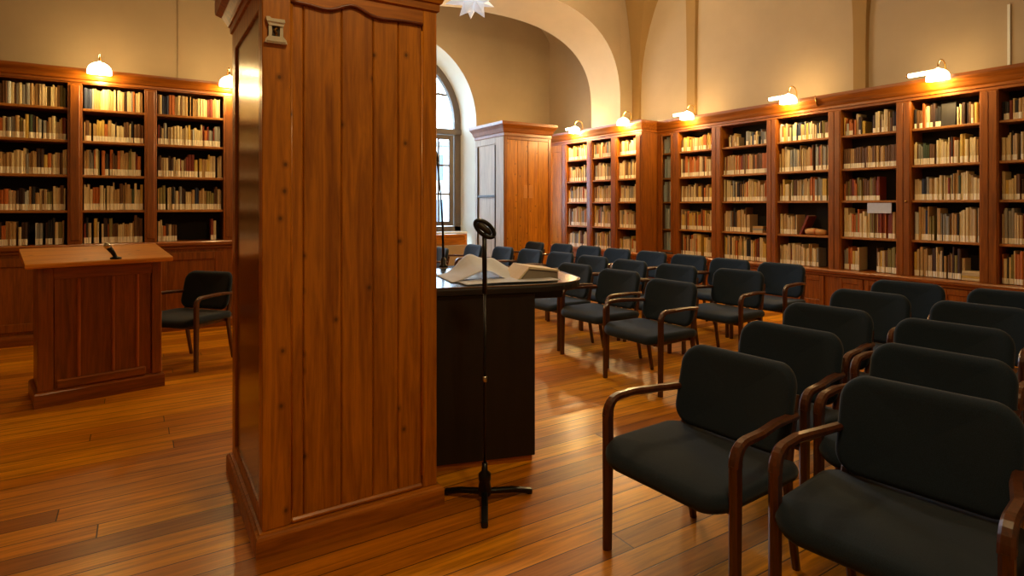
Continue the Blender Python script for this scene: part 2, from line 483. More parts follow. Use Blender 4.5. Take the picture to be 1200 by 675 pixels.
for i in range(6):
    for z in (1.0,3.0):
        x=-7.6+i*2.4; f=MB(); f.box(x-.55,x-.48,-.06,.02,z,z+1.3); f.box(x+.48,x+.55,-.06,.02,z,z+1.3); f.box(x-.48,x+.48,-.06,.02,z+1.23,z+1.3); f.box(x-.48,x+.48,-.06,.02,z,z+.07); f.box(x-.02,x+.02,-.05,.02,z,z+1.3)
        fo=f.build('house_window',FACADE,t); MB().box(x-.48,x+.48,-.02,-.005,z+.07,z+1.23).build('house_pane',plain('dark_pane',(70,80,92),.1),fo)
struct(MB().box(-20,40,12.4,45,-.7,-.5),'ground_outside',OUTG)

# ------------------------------------------------------------------ books
COLS={'cream':(226,204,150),'tan':(188,150,92),'beige':(204,180,136),'brown':(110,74,38),'dark brown':(66,42,28),'red':(130,52,28),
 'orange':(196,110,44),'olive':(138,126,66),'navy':(40,50,76),'green':(66,80,52),'grey':(150,146,134),'black':(34,30,28),'yellow':(214,178,84),'pale grey':(206,212,206)}
CN=list(COLS); CW=[26,19,19,9,7,2.5,6,4,2,1.2,6,6,6,2]
CMAT={c:plain('cover_'+c.replace(' ','_'),COLS[c],.6) for c in CN}
PAGES=plain('book_pages',(222,208,172),.85); LAB=plain('paper_label',(252,242,214),.8)
def book_geo(m,w,d,h,ci,pi,M=None):
    """spine at local -x, thickness along y, width w; depth d; height h"""
    t=min(.003,w*.14); r=w*.22; pr=[]
    for k in range(5):
        a=-PI/2+PI*k/4; pr.append((-math.cos(a)*r+r-0.0,(w/2)*math.sin(a)))
    outer=[(d,-w/2)]+pr+[(d,w/2)]
    inner=[(d,w/2-t),(r+t,w/2-t),(r+t,-w/2+t),(d,-w/2+t)]
    poly=outer+inner; n=len(poly); no=len(outer)
    vs=[(x,y,0) for x,y in poly]+[(x,y,h) for x,y in poly]
    fs=[(i,(i+1)%n,n+(i+1)%n,n+i) for i in range(n)]
    # caps as quads/tris
    for b in (0,n):
        fs.append([b+0,b+1,b+no+2,b+no+3]); fs.append([b+no-2,b+no-1,b+no,b+no+1])
        fs.append([b+i for i in range(1,no-1)]+[b+no+1,b+no+2])
    m.add(vs,fs,ci,False,M)
    m.box(r+t,d-.004,-w/2+t,w/2-t,.003,h-.004,0,pi,M)
def label_geo(m,w,h,lh,li,M=None):
    r=w*.22; pts=[]
    for k in range(5):
        a=-PI/2+PI*k/4; pts.append((-math.cos(a)*(r+.0008)+r,(w/2+.0006)*math.sin(a)))
    vs=[(x,y,.004) for x,y in pts]+[(x,y,.004+lh) for x,y in pts]
    m.add(vs,[(i,i+1,i+6,i+5) for i in range(4)],li)
    if M:
        for i in range(len(m.v)-10,len(m.v)): m.v[i]=tuple(M@Vector(m.v[i]))
BOOKS=[]  # dict: pos, rot (frame), w,d,h,col,label height,desc tuple
def fill(origin,ux,depthdir,width,zc,bay,shelf,lab=.9,density=1.0,gaps=(),hr=None,cols=None,thick=(.009,.035)):
    """books along ux starting at origin (left end as seen), spine plane; depthdir points into the case"""
    x=.012
    base=random.uniform(.6,.78)*zc
    lab_h=random.uniform(.058,.074)
    i=0; run=0; runcol=None
    while x<width-.02:
        fx=x/width
        g=[e for a,b,e in [(g[0],g[1],g[1]) for g in gaps] if a<=fx<b]
        if g: x=g[0]*width+.004; continue
        w=random.uniform(*thick)
        if x+w>width-.008: break
        if run<=0:
            run=random.choice([1,1,1,1,1,2,2,3]); base2=base*random.uniform(.84,1.16); runcol=random.choices(cols or CN,None if cols else CW)[0]
        run-=1
        h=min(zc-.03,base2*random.uniform(.93,1.07)); 
        if hr: h=min(zc-.03,random.uniform(*hr)*zc)
        BOOKS.append(dict(p=origin+ux*(x+w/2)+depthdir*random.uniform(.0,.022),ux=ux,dd=depthdir,w=w,d=random.uniform(.15,.21),h=h,
            col=runcol,lh=(lab_h if random.random()<lab else 0),bay=bay,shelf=shelf,lean=(random.uniform(-.10,.10) if random.random()<.05 else 0)))
        x+=w+(.0008 if random.random()<.93 else random.uniform(.004,.03)); i+=1

# ------------------------------------------------------------------ bookcases
def knob_at(m,p,r=.014):
    M=Matrix.Translation(p); m.lathe([(.004,-.012),(.006,0),(r,.012),(r*.9,.022),(.004,.028)],12,0,M)
# ---- left run on the back wall, front plane y=8.12
LB=thing('bookcase','long wooden bookcase with panelled base along the back wall at left','bookcase',(0,0,0))
lb=[(-2.13,-1.47),(-1.40,-.683),(-.55,.039),(.164,.875),(1.01,1.70),(1.84,2.54)]
lposts=[(-2.30,-2.13),(-1.47,-1.40),(-.683,-.55),(.039,.164),(.875,1.01),(1.70,1.84),(2.54,2.70)]
lposts[1]=(-1.53,-1.40); lb[0]=(-2.13,-1.53)
LS=[2.58,2.22,1.835,1.44,1.06]; LT=2.85; yF=8.12
MB().box(-2.30,2.70,8.52,8.565,0,2.9).build('back_panel',BACK,LB)
for (a,b) in lposts:
    m=MB(); m.box(a,b,yF,8.52,1.06,LT,.004); m.box(a+.022,b-.022,yF-.012,yF+.01,1.10,LT-.02,.006)
    m.build('post',CASE,LB)
m=MB(); m.box(-2.32,2.72,yF,8.52,LT,2.90,.004); m.ringloft(-2.30,2.70,yF,8.56,[(-.002,2.86),(.012,2.865),(.012,2.89),(.03,2.90),(.045,2.94),(.075,2.97),(.08,2.985),(.08,3.01)]); m.build('cornice',CASEX,LB)
for k,(a,b) in enumerate(lb):
    for j,z in enumerate(LS[:-1]):
        MB().box(a,b,yF+.02,8.52,z-.028,z,.003).build('shelf',SHELF,LB)
m=MB(); m.box(-2.36,2.76,yF-.10,8.52,1.005,1.06,.012); m.box(-2.34,2.74,yF-.075,yF,.965,1.005,.01); m.build('ledge',CASEX,LB)
m=MB(); m.ringloft(-2.30,2.70,yF-.05,8.56,[(.03,0),(.03,.09),(.012,.115),(.0,.12)]); m.build('plinth',CASEX,LB)
m=MB(); m.box(-2.30,2.70,yF-.05,8.52,.115,.97,.004); m.build('base_cabinet',CASE,LB)
for k,(a,b) in enumerate(lb):
    d=MB(); y=yF-.05
    d.box(a+.02,b-.02,y-.012,y,.15,.93,.004); d.box(a+.02,a+.10,y-.03,y-.011,.15,.93,.006); d.box(b-.10,b-.02,y-.03,y-.011,.15,.93,.006)
    d.box(a+.10,b-.10,y-.03,y-.011,.15,.24,.006); d.box(a+.10,b-.10,y-.03,y-.011,.84,.93,.006)
    dr=d.build('cupboard_door',CASE,LB)
    kk=MB(); kk.box(b-.075,b-.045,y-.036,y-.03,.52,.60,.002); kk.build('keyhole_plate',BRASS,dr)
X=Vector((1,0,0)); Y=Vector((0,1,0)); Zv=Vector((0,0,1))
bayname={0:'far-left bay',1:'left bay',2:'middle bay',3:'right bay'}
LN=['top','second','third','fourth','bottom']
for k in range(6):
    a,b=lb[k]
    for j in range(5):
        clear=(LT-LS[0]) if j==0 else LS[j-1]-.028-LS[j]
        gaps=[(.26,.80),(.87,1.0)] if (k==3 and j==4) else ([(.5,.6)] if (k==1 and j==4) else [])
        fill(Vector((a,yF+.045,LS[j])),X,Y,b-a,clear,{1:'left bay of the left bookcase',2:'middle bay of the left bookcase',3:'right bay of the left bookcase'}.get(k,'corner'),j,
             lab=(.0 if j==0 else .96),gaps=gaps,hr=((.78,.97) if j==0 else None))

# ---- corner bookcase, front plane x=7.52
CB=thing('bookcase','wooden three-bay bookcase beside the tall wardrobe in far corner','bookcase')
RS=[2.42,1.98,1.555,1.075,.64]; RT=2.76
xC=7.52; cb=[(9.13,9.79),(8.42,8.98),(7.755,8.25)]
MB().box(7.85,7.895,7.62,10.44,0,2.85).build('back_panel',BACK,CB)
m=MB(); m.box(xC+.03,7.895,7.604,7.63,.64,2.79,.003); m.box(xC+.03,7.895,7.607,7.63,0,.584,.003); m.build('side_panel',CASE,CB)
m=MB(); m.box(xC+.03,7.895,10.42,10.45,0,2.85,.003); m.build('side_panel',CASE,CB)
m=MB(); m.box(xC+.012,xC+.04,9.95,10.36,.6,RT,.003); m.box(xC,xC+.02,9.96,10.0,.64,RT,.005); m.box(xC,xC+.02,10.31,10.36,.64,RT,.005); m.box(xC,xC+.02,10.0,10.31,2.62,RT,.005); m.box(xC,xC+.02,10.0,10.31,.64,.72,.005); m.build('closed_panel',WOOD,CB)
for (a,b) in ((7.61,7.755),(8.25,8.42),(8.98,9.13),(9.79,9.95),(10.36,10.45)):
    m=MB(); m.box(xC,7.85,a,b,.6,RT,.004); m.box(xC-.012,xC+.01,a+.025,b-.025,.64,RT-.02,.006); m.build('post',CASE,CB)
m=MB(); m.box(xC,7.85,7.61,10.45,RT,2.84,.004); m.ringloft(xC,7.89,7.61,10.45,[(-.002,2.80),(.012,2.81),(.014,2.84),(.03,2.86),(.045,2.90),(.075,2.95),(.08,2.965),(.08,3.0)]); m.build('cornice',CASEY,CB)
for (a,b) in cb:
    for z in RS[:-1]: MB().box(xC+.02,7.85,a,b,z-.028,z,.003).build('shelf',SHELF,CB)
m=MB(); m.box(xC-.07,7.85,7.56,10.45,.585,.64,.012); m.build('ledge',CASEY,CB)
m=MB(); m.box(xC-.02,7.85,7.61,10.45,0,.585,.004)
for (a,b) in cb: m.box(xC-.035,xC-.019,a,b,.14,.52,.006)
m.build('base_cabinet',CASE,CB)
for k,(a,b) in enumerate(cb):
    for j in range(5):
        clear=(RT-RS[0]) if j==0 else RS[j-1]-.028-RS[j]
        fill(Vector((xC+.045,b,RS[j])),-Y,X,b-a,clear,'corner',j,lab=.85,hr=((.55,.9) if j==0 else None),cols=['cream','cream','tan','beige','yellow','brown','orange','grey'])

# ---- main run on the right wall, front plane x=7.90
RB=thing('bookcase','long wooden bookcase with six open bays along the right wall','bookcase')
xM=7.90
rb=[(7.24,7.50),(6.407,7.105),(5.407,6.217),(4.473,5.24),(3.623,4.305),(2.768,3.457),(1.78,2.596)]
rposts=[(7.50,7.605),(7.105,7.24),(6.217,6.407),(5.24,5.407),(4.305,4.473),(3.457,3.623),(2.596,2.768),(1.60,1.78)]
MB().box(8.20,8.245,1.60,7.605,0,2.85).build('back_panel',BACK,RB)
for (a,b) in rposts:
    m=MB(); m.box(xM,8.20,a,b,.6,RT,.004)
    if b-a>.12:
        mid=(a+b)/2; m.box(xM-.010,xM+.01,a+.012,mid-.003,.64,RT-.01,.003); m.box(xM-.010,xM+.01,mid+.003,b-.012,.64,RT-.01,.003)
    m.build('post',CASE,RB)
m=MB(); m.box(xM,8.20,1.60,7.605,RT,2.84,.004); m.ringloft(xM,8.24,1.60,7.605,[(-.002,2.79),(.012,2.80),(.014,2.83),(.03,2.85),(.045,2.89),(.075,2.94),(.08,2.955),(.08,2.99)]); m.build('cornice',CASEY,RB)
for (a,b) in rb:
    for z in RS[:-1]: MB().box(xM+.02,8.20,a,b,z-.028,z,.003).build('shelf',SHELF,RB)
m=MB(); m.box(xM-.14,8.20,1.56,7.605,.585,.635,.012); m.box(xM-.11,xM,1.58,7.605,.55,.585,.008); m.build('ledge',CASEY,RB)
m=MB(); m.box(xM-.07,8.20,1.60,7.605,.1,.56,.004); m.build('base_cabinet',CASE,RB)
m=MB(); m.box(xM-.09,8.20,1.58,7.605,0,.11,.01); m.build('plinth',CASEY,RB)
for (a,b) in rb:
    hw=(b-a)/2
    for (p,q) in ((a,a+hw),(a+hw,b)):
        d=MB(); x=xM-.07
        d.box(x-.012,x,p+.01,q-.01,.14,.54,.003); d.box(x-.026,x-.011,p+.01,p+.07,.14,.54,.005); d.box(x-.026,x-.011,q-.07,q-.01,.14,.54,.005)
        d.box(x-.026,x-.011,p+.07,q-.07,.14,.21,.005); d.box(x-.026,x-.011,p+.07,q-.07,.47,.54,.005)
        d.build('cupboard_door',CASE,RB)
# narrow glazed door
m=MB(); a,b=rb[0]; m.box(xM-.015,xM+.01,a,a+.03,.66,RT,.004); m.box(xM-.015,xM+.01,b-.03,b,.66,RT,.004); m.box(xM-.015,xM+.01,a+.03,b-.03,.66,.70,.004); m.box(xM-.015,xM+.01,a+.03,b-.03,RT-.04,RT,.004)
gd=m.build('glazed_door',CASE,RB); MB().box(xM-.004,xM,a+.03,b-.03,.70,RT-.04).build('pane',CGLASS,gd)
kk=MB(); knob_at(kk,Vector((0,0,0)),.016); ko=kk.build('knob',BRASS,RB); ko.location=(xM-.012,3.50,1.54); ko.rotation_euler=(0,-PI/2,0)
rbn=['glazed','first open bay','second open bay','third open bay','fourth open bay','fifth open bay','nearest bay']
for k,(a,b) in enumerate(rb):
    for j in range(5):
        clear=(RT-RS[0]) if j==0 else RS[j-1]-.028-RS[j]
        gaps={ (2,0):[(.0,.12),(.3,.52)], (4,0):[(.36,.55)], (5,0):[(.40,.66)], (2,3):[(.55,.98)],(3,3):[(.36,.98)],(3,4):[(.78,.98)],(4,4):[(.30,.62)],(1,4):[(.62,.7)],(5,4):[(.74,1.0)],(4,2):[(.68,1.0)]}.get((k,j),[])
        hr={ (4,0):(.45,.85),(2,0):(.35,.7)}.get((k,j))
        cl=None; lab=.95
        if k==0: cl=['pale grey','pale grey','grey']; lab=0; hr=(.72,.95)
        if j==0: lab=.5
        if k in (1,) : cl=['cream','tan','beige','yellow','orange','brown']
        if (k,j)==(4,1): cl=['brown','brown','tan']; hr=(.62,.68)
        if (k,j)==(2,1): cl=['orange','brown','tan','red']; hr=(.68,.76)
        if (k,j)==(4,2) or (k,j)==(4,3): cl=['red','orange','brown','tan','cream','olive']
        fill(Vector((xM+.045,b,RS[j])),-Y,X,b-a,clear,(rbn[k]+' of the right bookcase') ,j,lab=lab,gaps=gaps,hr=hr,cols=cl)

# ------- choose the 300 that show largest, rest go into one object
def vis(b):
    u,v,Z=proj(*(b['p']+Zv*b['h']/2))
    if u<2 or u>1198 or v<0: return 0
    if 262<u<508: return 0
    if b['bay'] in ('corner',) or b['bay'].startswith('glazed'): return 0
    dn=abs((b['p']-Vector((0,0,H))).normalized().dot(b['dd']))
    return b['w']*b['h']/Z/Z*dn
order=sorted([b for b in BOOKS if vis(b)>0],key=lambda b:-vis(b))
ind=set(id(b) for b in order[:300])
ORD=['','first','second','third','fourth','fifth','sixth','seventh','eighth','ninth','tenth','eleventh','twelfth','thirteenth','fourteenth','fifteenth','sixteenth','seventeenth','eighteenth','nineteenth','twentieth']
def ordn(i):
    if i<=20: return ORD[i]
    tens={2:'twenty',3:'thirty',4:'forty'}[i//10]
    return tens+'-'+ORD[i%10] if i%10 else {20:'twentieth',30:'thirtieth',40:'fortieth'}[i]
def bmat(b):
    # local -x (spine) faces away from depthdir; y along ux
    R=Matrix((( b['dd'].x, -b['ux'].x,0,0),(b['dd'].y,-b['ux'].y,0,0),(0,0,1,0),(0,0,0,1)))
    # basis: x->dd, y->-ux or ux keep right handed
    R=Matrix(((b['dd'].x,b['ux'].x,0,0),(b['dd'].y,b['ux'].y,0,0),(0,0,1,0),(0,0,0,1)))
    return Matrix.Translation(b['p'])@R
stuff=MB(); cidx={c:i for i,c in enumerate(CN)}
count={}
for b in BOOKS:
    key=(b['bay'],b['shelf']); count[key]=count.get(key,0)+1; n=count[key]
    M=bmat(b)
    if id(b) in ind:
        m=MB(); book_geo(m,b['w'],b['d'],b['h'],0,1)
        det=M.to_3x3().determinant()
        o=m.build('book',[CMAT[b['col']],PAGES])
        # geometry is symmetric in y, so a plain rotation is enough
        o.location=b['p']; o.rotation_euler=(0,0,math.atan2(b['dd'].y,b['dd'].x))
        size='tall ' if b['h']>.31 else ('small ' if b['h']<.2 else '')
        thick='thick ' if b['w']>.036 else ('thin ' if b['w']<.02 else '')
        side=' '+b['bay']
        tag(o,f"{size or thick}{b['col']} book, {ordn(n)} from left, {LN[b['shelf']]} shelf,{side}",'book','books on the open shelves')
        if b['lh']:
            l=MB(); label_geo(l,b['w'],b['h'],b['lh'],0); l.build('spine_label',LAB,o)
    else:
        book_geo(stuff,b['w'],b['d'],b['h'],cidx[b['col']],len(CN),M)
        if b['lh']: label_geo(stuff,b['w'],b['h'],b['lh'],len(CN)+1,M)
tag(stuff.build('books',[CMAT[c] for c in CN]+[PAGES,LAB]),'the remaining rows of small books filling the bookcase shelves','books',kind='stuff')

# other items on the shelves
def card(name,label,cat,y0,y1,z0,z1,mat,x=xM+.05,lean=.06):
    m=MB(); m.box(0,.012,0,y1-y0,0,z1-z0,.002); o=m.build(name,mat); o.location=(x,y0,z0+.0005); o.rotation_euler=(0,lean,0); return tag(o,label,cat)
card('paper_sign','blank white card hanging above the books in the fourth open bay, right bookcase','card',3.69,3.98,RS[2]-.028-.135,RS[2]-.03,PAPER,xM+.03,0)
# that card hangs from the shelf above
card('dark_folder','dark folder standing upright in the gap on the top shelf near the lit lamp','folder',3.02,3.17,RS[0],RS[0]+.27,plain('dark_folder',(40,33,26),.6),xM+.06,.1)
t=thing('leaning_book','large orange-red book leaning in the wide gap of the right bookcase','book',(xM+.06,4.93,RS[3]+.004))
t.rotation_euler=(math.radians(24),0,0)
m=MB(); m.box(0,.2,-.03,-.026,0,.30,.001); m.box(0,.2,-.002,.002,0,.30,.001); m.box(0,.004,-.028,0,0,.30,.001); m.build('cover',CMAT['red'],t)
m=MB(); m.box(.004,.195,-.026,-.002,.004,.295); m.build('page_block',PAGES,t)
m=MB(); random.seed(3)
t=thing('paper_roll','pale orange rolled paper bundle lying on the fourth shelf of right bookcase','paper roll',(xM+.1,4.70,RS[3]+.045))
m.tube([(0,.14,0),(0,.05,.01),(0,-.05,.0),(0,-.14,-.005)],[.042,.045,.044,.038],12); m.build('roll',plain('peach_paper',(214,158,96),.7),t)
m=MB(); m.tube([(.0,.012,.005),(0,-.012,.005)],[.0475,.0475],12); m.build('band',CMAT['orange'],t)
for i in range(3):
    o=MB().box(-.07,.07,-.085,.085,0,.032,.002).build('flat_book',CMAT[['beige','grey','tan'][i]]); o.location=(xM+.13,5.60,RS[3]+.033*i); o.rotation_euler.z=.05*i
    tag(o,['lowest','middle','topmost'][i]+' flat lying book in the little pile, second open bay','book','pile of flat books')
for i in range(4):
    o=MB().box(-.08,.08,-.085,.085,0,.026,.002).build('flat_book',CMAT[['cream','yellow','beige','cream'][i]]); o.location=(xM+.13,2.87,RS[4]+.027*i); o.rotation_euler.z=.06*(i%2)
    tag(o,['lowest','second lowest','second highest','topmost'][i]+' flat lying book piled on the bottom shelf, fifth open bay','book','pile of flat books, bottom shelf')

# ------------------------------------------------------------------ bookcase lamps
def light(name,loc,e,col,r=.05):
    l=bpy.data.lights.new(name,'POINT'); l.energy=e; l.color=col; l.shadow_soft_size=r
    o=bpy.data.objects.new(name,l); o.location=loc; C.objects.link(o); return o
WARM=(1.0,.68,.27)
def lamp(label,loc,rz,tube):
    """local: -x points to the room"""
    t=thing('bookcase_lamp',label,'lamp',loc,rz,'lamps on top of the bookcases')
    m=MB(); m.lathe([(.045,0),(.045,.012),(.02,.02),(.012,.03)],16); m.build('base',BRASS,t)
    m=MB(); pts=[(0,0,.02)]
    for i in range(9):
        a=PI-PI*i/8*1.0; pts.append((-.10-.10*math.cos(PI-a)*-1*1.0 if False else -.10+.10*math.cos(PI*i/8),0,.10+.10*math.sin(PI*i/8)))
    pts.append((-.2,0,.07)); m.tube(pts,.008,8); m.build('arm',BRASS,t)
    m=MB(); R=.115; M=Matrix.Translation((-.2,0,0))
    prof=[(R*1.02,-.055),(R,-.02)]+[(R*math.cos(a),R*.85*math.sin(a)-.02) for a in [PI/2*i/7 for i in range(1,7)]]+[(.014,R*.85-.02),(.012,.09)]
    vs=m.lathe(prof,20,0,M); m.build('shade',SHADE,t)
    if tube:
        m=MB(); m.tube([(-.17,.02,.055),(-.17,.32,.055)],.026,12); m.build('tube',SHADE,t)
        m=MB(); m.tube([(-.17,.318,.055),(-.17,.335,.055)],.028,12); m.tube([(-.17,.02,.055),(-.17,.0,.055)],.028,12); m.sweep([(-.17,.17,.06),(-.08,.17,.09),(0,.10,.02)],.012,.008,(0,1,0),.002); m.build('tube_holder',BRASS,t)
    return t
ZL=3.01
LAMPS=[]
for lab,(x,y),rz,tb in [
  ('glowing dome lamp on the left bookcase cornice above the middle bay',(-.386,8.20),PI/2,False),
  ('glowing dome lamp on the left bookcase cornice half behind the tall cabinet',(.93,8.20),PI/2,False),
  ('glowing lamp on the corner bookcase nearest the wardrobe',(7.60,9.36),0,True),
  ('glowing lamp on the corner bookcase at its outer right end',(7.60,7.95),0,False),
  ('glowing lamp on the right bookcase, farthest of its three lamps',(7.97,6.80),0,True),
  ('glowing lamp on the right bookcase, middle of its three lamps',(7.97,4.97),0,True),
  ('glowing lamp on the right bookcase, nearest of its three lamps',(7.97,3.12),0,True)]:
    z=3.01 if rz else (3.0 if x<7.7 else 2.99)
    lamp(lab,(x,y,z),rz,tb)
    d=Vector((math.cos(rz),math.sin(rz),0))
    light('lamp_bulb',Vector((x,y,z-.08))-d*.22,110 if 7<x<7.7 else (36 if x>7 else 27),WARM,.05)
    light('lamp_glow',Vector((x,y,z+.16))-d*.14,30 if 7<x<7.7 else (12 if y>4 else 6),WARM,.04)
# small metal hook lamp clip on right cornice
m=MB(); m.tube([(0,0,0),(-.03,0,.03),(-.05,0,.09),(-.03,.02,.14)],.01,8); o=m.build('lamp_clip',BRASS,loc=(xM-.03,4.60,2.86)); tag(o,'small brass clip on the right cornice beside the middle lamp','clip')

# ------------------------------------------------------------------ tall wardrobe by the window
x0,x1,y0,y1=5.53,6.56,9.03,10.10
W=thing('wardrobe','tall pine wardrobe standing between window and corner bookcase','wardrobe',((x0+x1)/2,(y0+y1)/2,0))
def L(m): # shift to local
    m.v=[(a-(x0+x1)/2,b-(y0+y1)/2,c) for a,b,c in m.v]; return m
DAYLIT=wood('daylit_wood',(196,180,158),(150,132,112),'z',.5,False,.2)  # wardrobe wood with window light put into a paler tone
L(MB().box(x0+.02,x1,y0+.02,y1,.1,2.82,.004)).build('carcass',WOOD,W)
m=MB(); m.ringloft(x0,x1,y0,y1,[(.03,0),(.03,.11),(.01,.14),(0,.14)]); L(m).build('plinth',CASE,W)
m=MB(); m.ringloft(x0,x1,y0,y1,[(-.002,2.74),(.012,2.75),(.014,2.80),(.03,2.82),(.05,2.88),(.09,2.94),(.095,2.95),(.095,3.0)]); L(m).build('cornice',CASEX,W)
# -y face : two doors with boards
for (a,b) in ((x0+.06,(x0+x1)/2-.003),((x0+x1)/2+.003,x1-.06)):
    m=MB(); nb=2
    for i in range(nb): m.box(a+(b-a)*i/nb+.001,a+(b-a)*(i+1)/nb-.001,y0-.004,y0+.03,.18,2.68,.004)
    dr=L(m).build('door',WOOD,W)
    cx=(x0+x1)/2; s=-1 if b<cx+.1 else 1
    m=MB(); xx=cx+s*.06; m.box(xx-.045,xx+.045,y0-.008,y0-.003,1.62,1.86,.002); L(m).build('door_plate',plain('pale_plate',(196,128,58),.6),dr)
m=MB()
for (a,b) in ((x0,x0+.06),(x1-.06,x1)): m.box(a,b,y0-.01,y0+.03,.14,2.74,.006)
m.box(x0+.06,x1-.06,y0-.01,y0+.03,2.68,2.74,.005); L(m).build('front_frame',CASE,W)
# -x face : window side with frame, daylight put into its pale wood
m=MB()
for (a,b) in ((y0,y0+.28),(y1-.1,y1)): m.box(x0-.01,x0+.03,a,b,.14,2.74,.006)
m.box(x0-.01,x0+.03,y0+.28,y1-.1,2.62,2.74,.005); m.box(x0-.01,x0+.03,y0+.28,y1-.1,.14,.28,.005); L(m).build('side_frame',DAYLIT,W)
m=MB(); m.box(x0+.004,x0+.022,y0+.30,y1-.12,.28,2.62); L(m).build('side_panel',DAYLIT,W)
m=MB(); m.tube([(x0-.012,y0+.30,.30),(x0-.012,y0+.30,2.60)],.012,6); m.tube([(x0-.012,y1-.11,.30),(x0-.012,y1-.11,2.60)],.012,6); m.box(x0-.02,x0+.01,y0+.3,y1-.11,1.64,1.68,.003); L(m).build('side_rod',plain('rod_dark',(58,50,46),.5),W)

# ------------------------------------------------------------------ tall cabinet (foreground)
x0,x1,y0,y1=.440,1.258,2.700,3.665; ZT=2.50
K=thing('tall_cabinet','massive tall knotty pine cabinet standing in the middle foreground','cabinet',((x0+x1)/2,(y0+y1)/2,0))
L(MB().box(x0+.022,x1-.012,y0+.022,y1-.012,.1,ZT,.003)).build('carcass',WOOD,K)
m=MB(); m.ringloft(x0,x1,y0,y1,[(.028,0),(.028,.075),(.024,.085),(.014,.09),(.012,.096),(0,.098)]); L(m).build('plinth',WOODX,K)
m=MB(); m.ringloft(x0,x1,y0,y1,[(-.002,2.46),(.010,2.468),(.012,2.50),(.02,2.505),(.026,2.52),(.05,2.56),(.078,2.58),(.082,2.60),(.082,2.66),(.10,2.68),(.10,2.72)]); L(m).build('cornice',WOODX,K)
# front (-y) face: stiles, rails, boards
sl,sr=x0+.118,x1-.075
for (a,b) in ((x0,sl),(sr,x1)):
    m=MB(); m.box(a,b,y0,y0+.03,.098,2.47,.004); L(m).build('stile',WOOD,K)
m=MB(); N=24; poly=[(sl,2.47)]
for i in range(N+1):
    f=i/N; x=sl+(sr-sl)*f
    z=2.398+.030*math.exp(-((f-.44)/.10)**2)-.010*math.exp(-((f-.24)/.10)**2)-.008*math.exp(-((f-.66)/.12)**2)
    poly.append((x,z))
poly.append((sr,2.47)); m.prism(poly,'y',y0+.001,y0+.03); L(m).build('top_rail',WOODX,K)
m=MB(); pts=[(x,y0+.004,z-.004) for (x,z) in poly[1:-1]]; m.tube(pts,.009,8); L(m).build('scalloped_bead',wood('bead',(120,56,18),(70,30,8),'x',.35,False),K)
m=MB(); m.box(sl,sr,y0-.002,y0+.024,.098,.122,.008); L(m).build('bottom_bead',WOODX,K)
bx=[sl,sl+.055,sl+.225,sl+.375,sl+.50,sr]
m=MB()
for a,b in zip(bx[:-1],bx[1:]): m.box(a+.0012,b-.0012,y0+.012,y0+.03,.10,2.44,.005)
L(m).build('board_panel',WOOD,K)
m=MB(); m.tube([(sl+.004,y0+.008,.16),(sl+.004,y0+.008,2.40)],.006,6); m.tube([(sr-.004,y0+.008,.16),(sr-.004,y0+.008,2.36)],.006,6); L(m).build('panel_bead',WOOD,K)
# left (-x) face: glossy framed door
m=MB(); 
for (a,b) in ((y0+.031,y0+.09),(y1-.11,y1)): m.box(x0,x0+.03,a,b,.098,2.47,.004)
m.box(x0,x0+.03,y0+.09,y1-.11,2.36,2.47,.004); m.box(x0,x0+.03,y0+.09,y1-.11,.10,.17,.004)
L(m).build('side_frame',WOOD,K)
GLOSS=wood('varnished_side',(120,78,30),(84,48,14),'z',.2,False,.1,.5)
m=MB(); m.box(x0+.012,x0+.03,y0+.09,y1-.11,.17,2.36); L(m).build('side_door',GLOSS,K)
# plaque
pu=Vector((x0+.054,y0,2.195))
m=MB(); Mx=Matrix.Translation(pu-Vector(((x0+x1)/2,(y0+y1)/2,0)))@Matrix.Scale(.88,4)
m.prism([(-.052,0),(.052,0),(.048,.018),(.034,.034),(-.034,.034),(-.048,.018)],'y',-.020,0,M=Mx)
m.prism([(-.034,.034),(-.020,.034),(-.018,.06),(-.020,.088),(-.034,.09)],'y',-.014,0,M=Mx)
m.prism([(.018,.034),(.034,.034),(.034,.09),(.020,.088),(.018,.06)],'y',-.012,0,M=Mx)
m.prism([(-.046,.126),(-.044,.108),(-.034,.086),(.034,.086),(.042,.108),(.040,.122),(-.02,.120),(-.03,.128)],'y',-.018,0,M=Mx)
pq=m.build('plaque',PEWTER,K)
m=MB(); m.box(-.036,.036,-.004,0,.03,.095,0,0,Mx); m.build('plaque_recess',plain('dark_recess',(52,40,26),.6),pq)
m=MB(); m.box(-.040,.040,-.022,-.017,.100,.106,.001,0,Mx); m.box(-.044,.044,-.023,-.019,.004,.010,.001,0,Mx); m.build('plaque_edge',CHROME,pq)
m=MB(); m.tube([Mx@Vector(p) for p in [(0,-.008,.04),(.004,-.009,.055),(-.006,-.009,.065),(.006,-.009,.078)]],.006,8); m.build('plaque_relief',BRASS,pq)

# ------------------------------------------------------------------ lectern on the left
a=math.atan2(.155,.83)
LE=thing('lectern','wooden panelled lectern with overhanging slanted top near the left bookcase','lectern',(-.66,5.51,0),a)
w=.845; d=.5
m=MB(); m.ringloft(.02,w-.02,.02,d,[(.02,0),(.02,.095),(.015,.105),(.0,.115)]); m.build('plinth',CASEX,LE)
m=MB(); m.box(.03,w-.03,.035,d,.1,1.06,.004); m.build('carcass',CASE,LE)
for (p,q) in ((.02,.115),(w-.09,w-.02)):
    m=MB(); m.box(p,q,.012,.05,.115,1.06,.005); m.build('stile',CASE,LE)
m=MB(); m.box(.115,w-.09,.014,.05,.94,1.06,.004); m.build('top_rail',CASEX,LE)
m=MB(); m.box(.13,w-.13,.008,.05,.115,.185,.01); m.build('bottom_rail',CASEX,LE)
m=MB(); bxs=[.115,.27,.49,.655,w-.09]
for p,q in zip(bxs[:-1],bxs[1:]): m.box(p+.001,q-.001,.026,.05,.15,.95,.007)
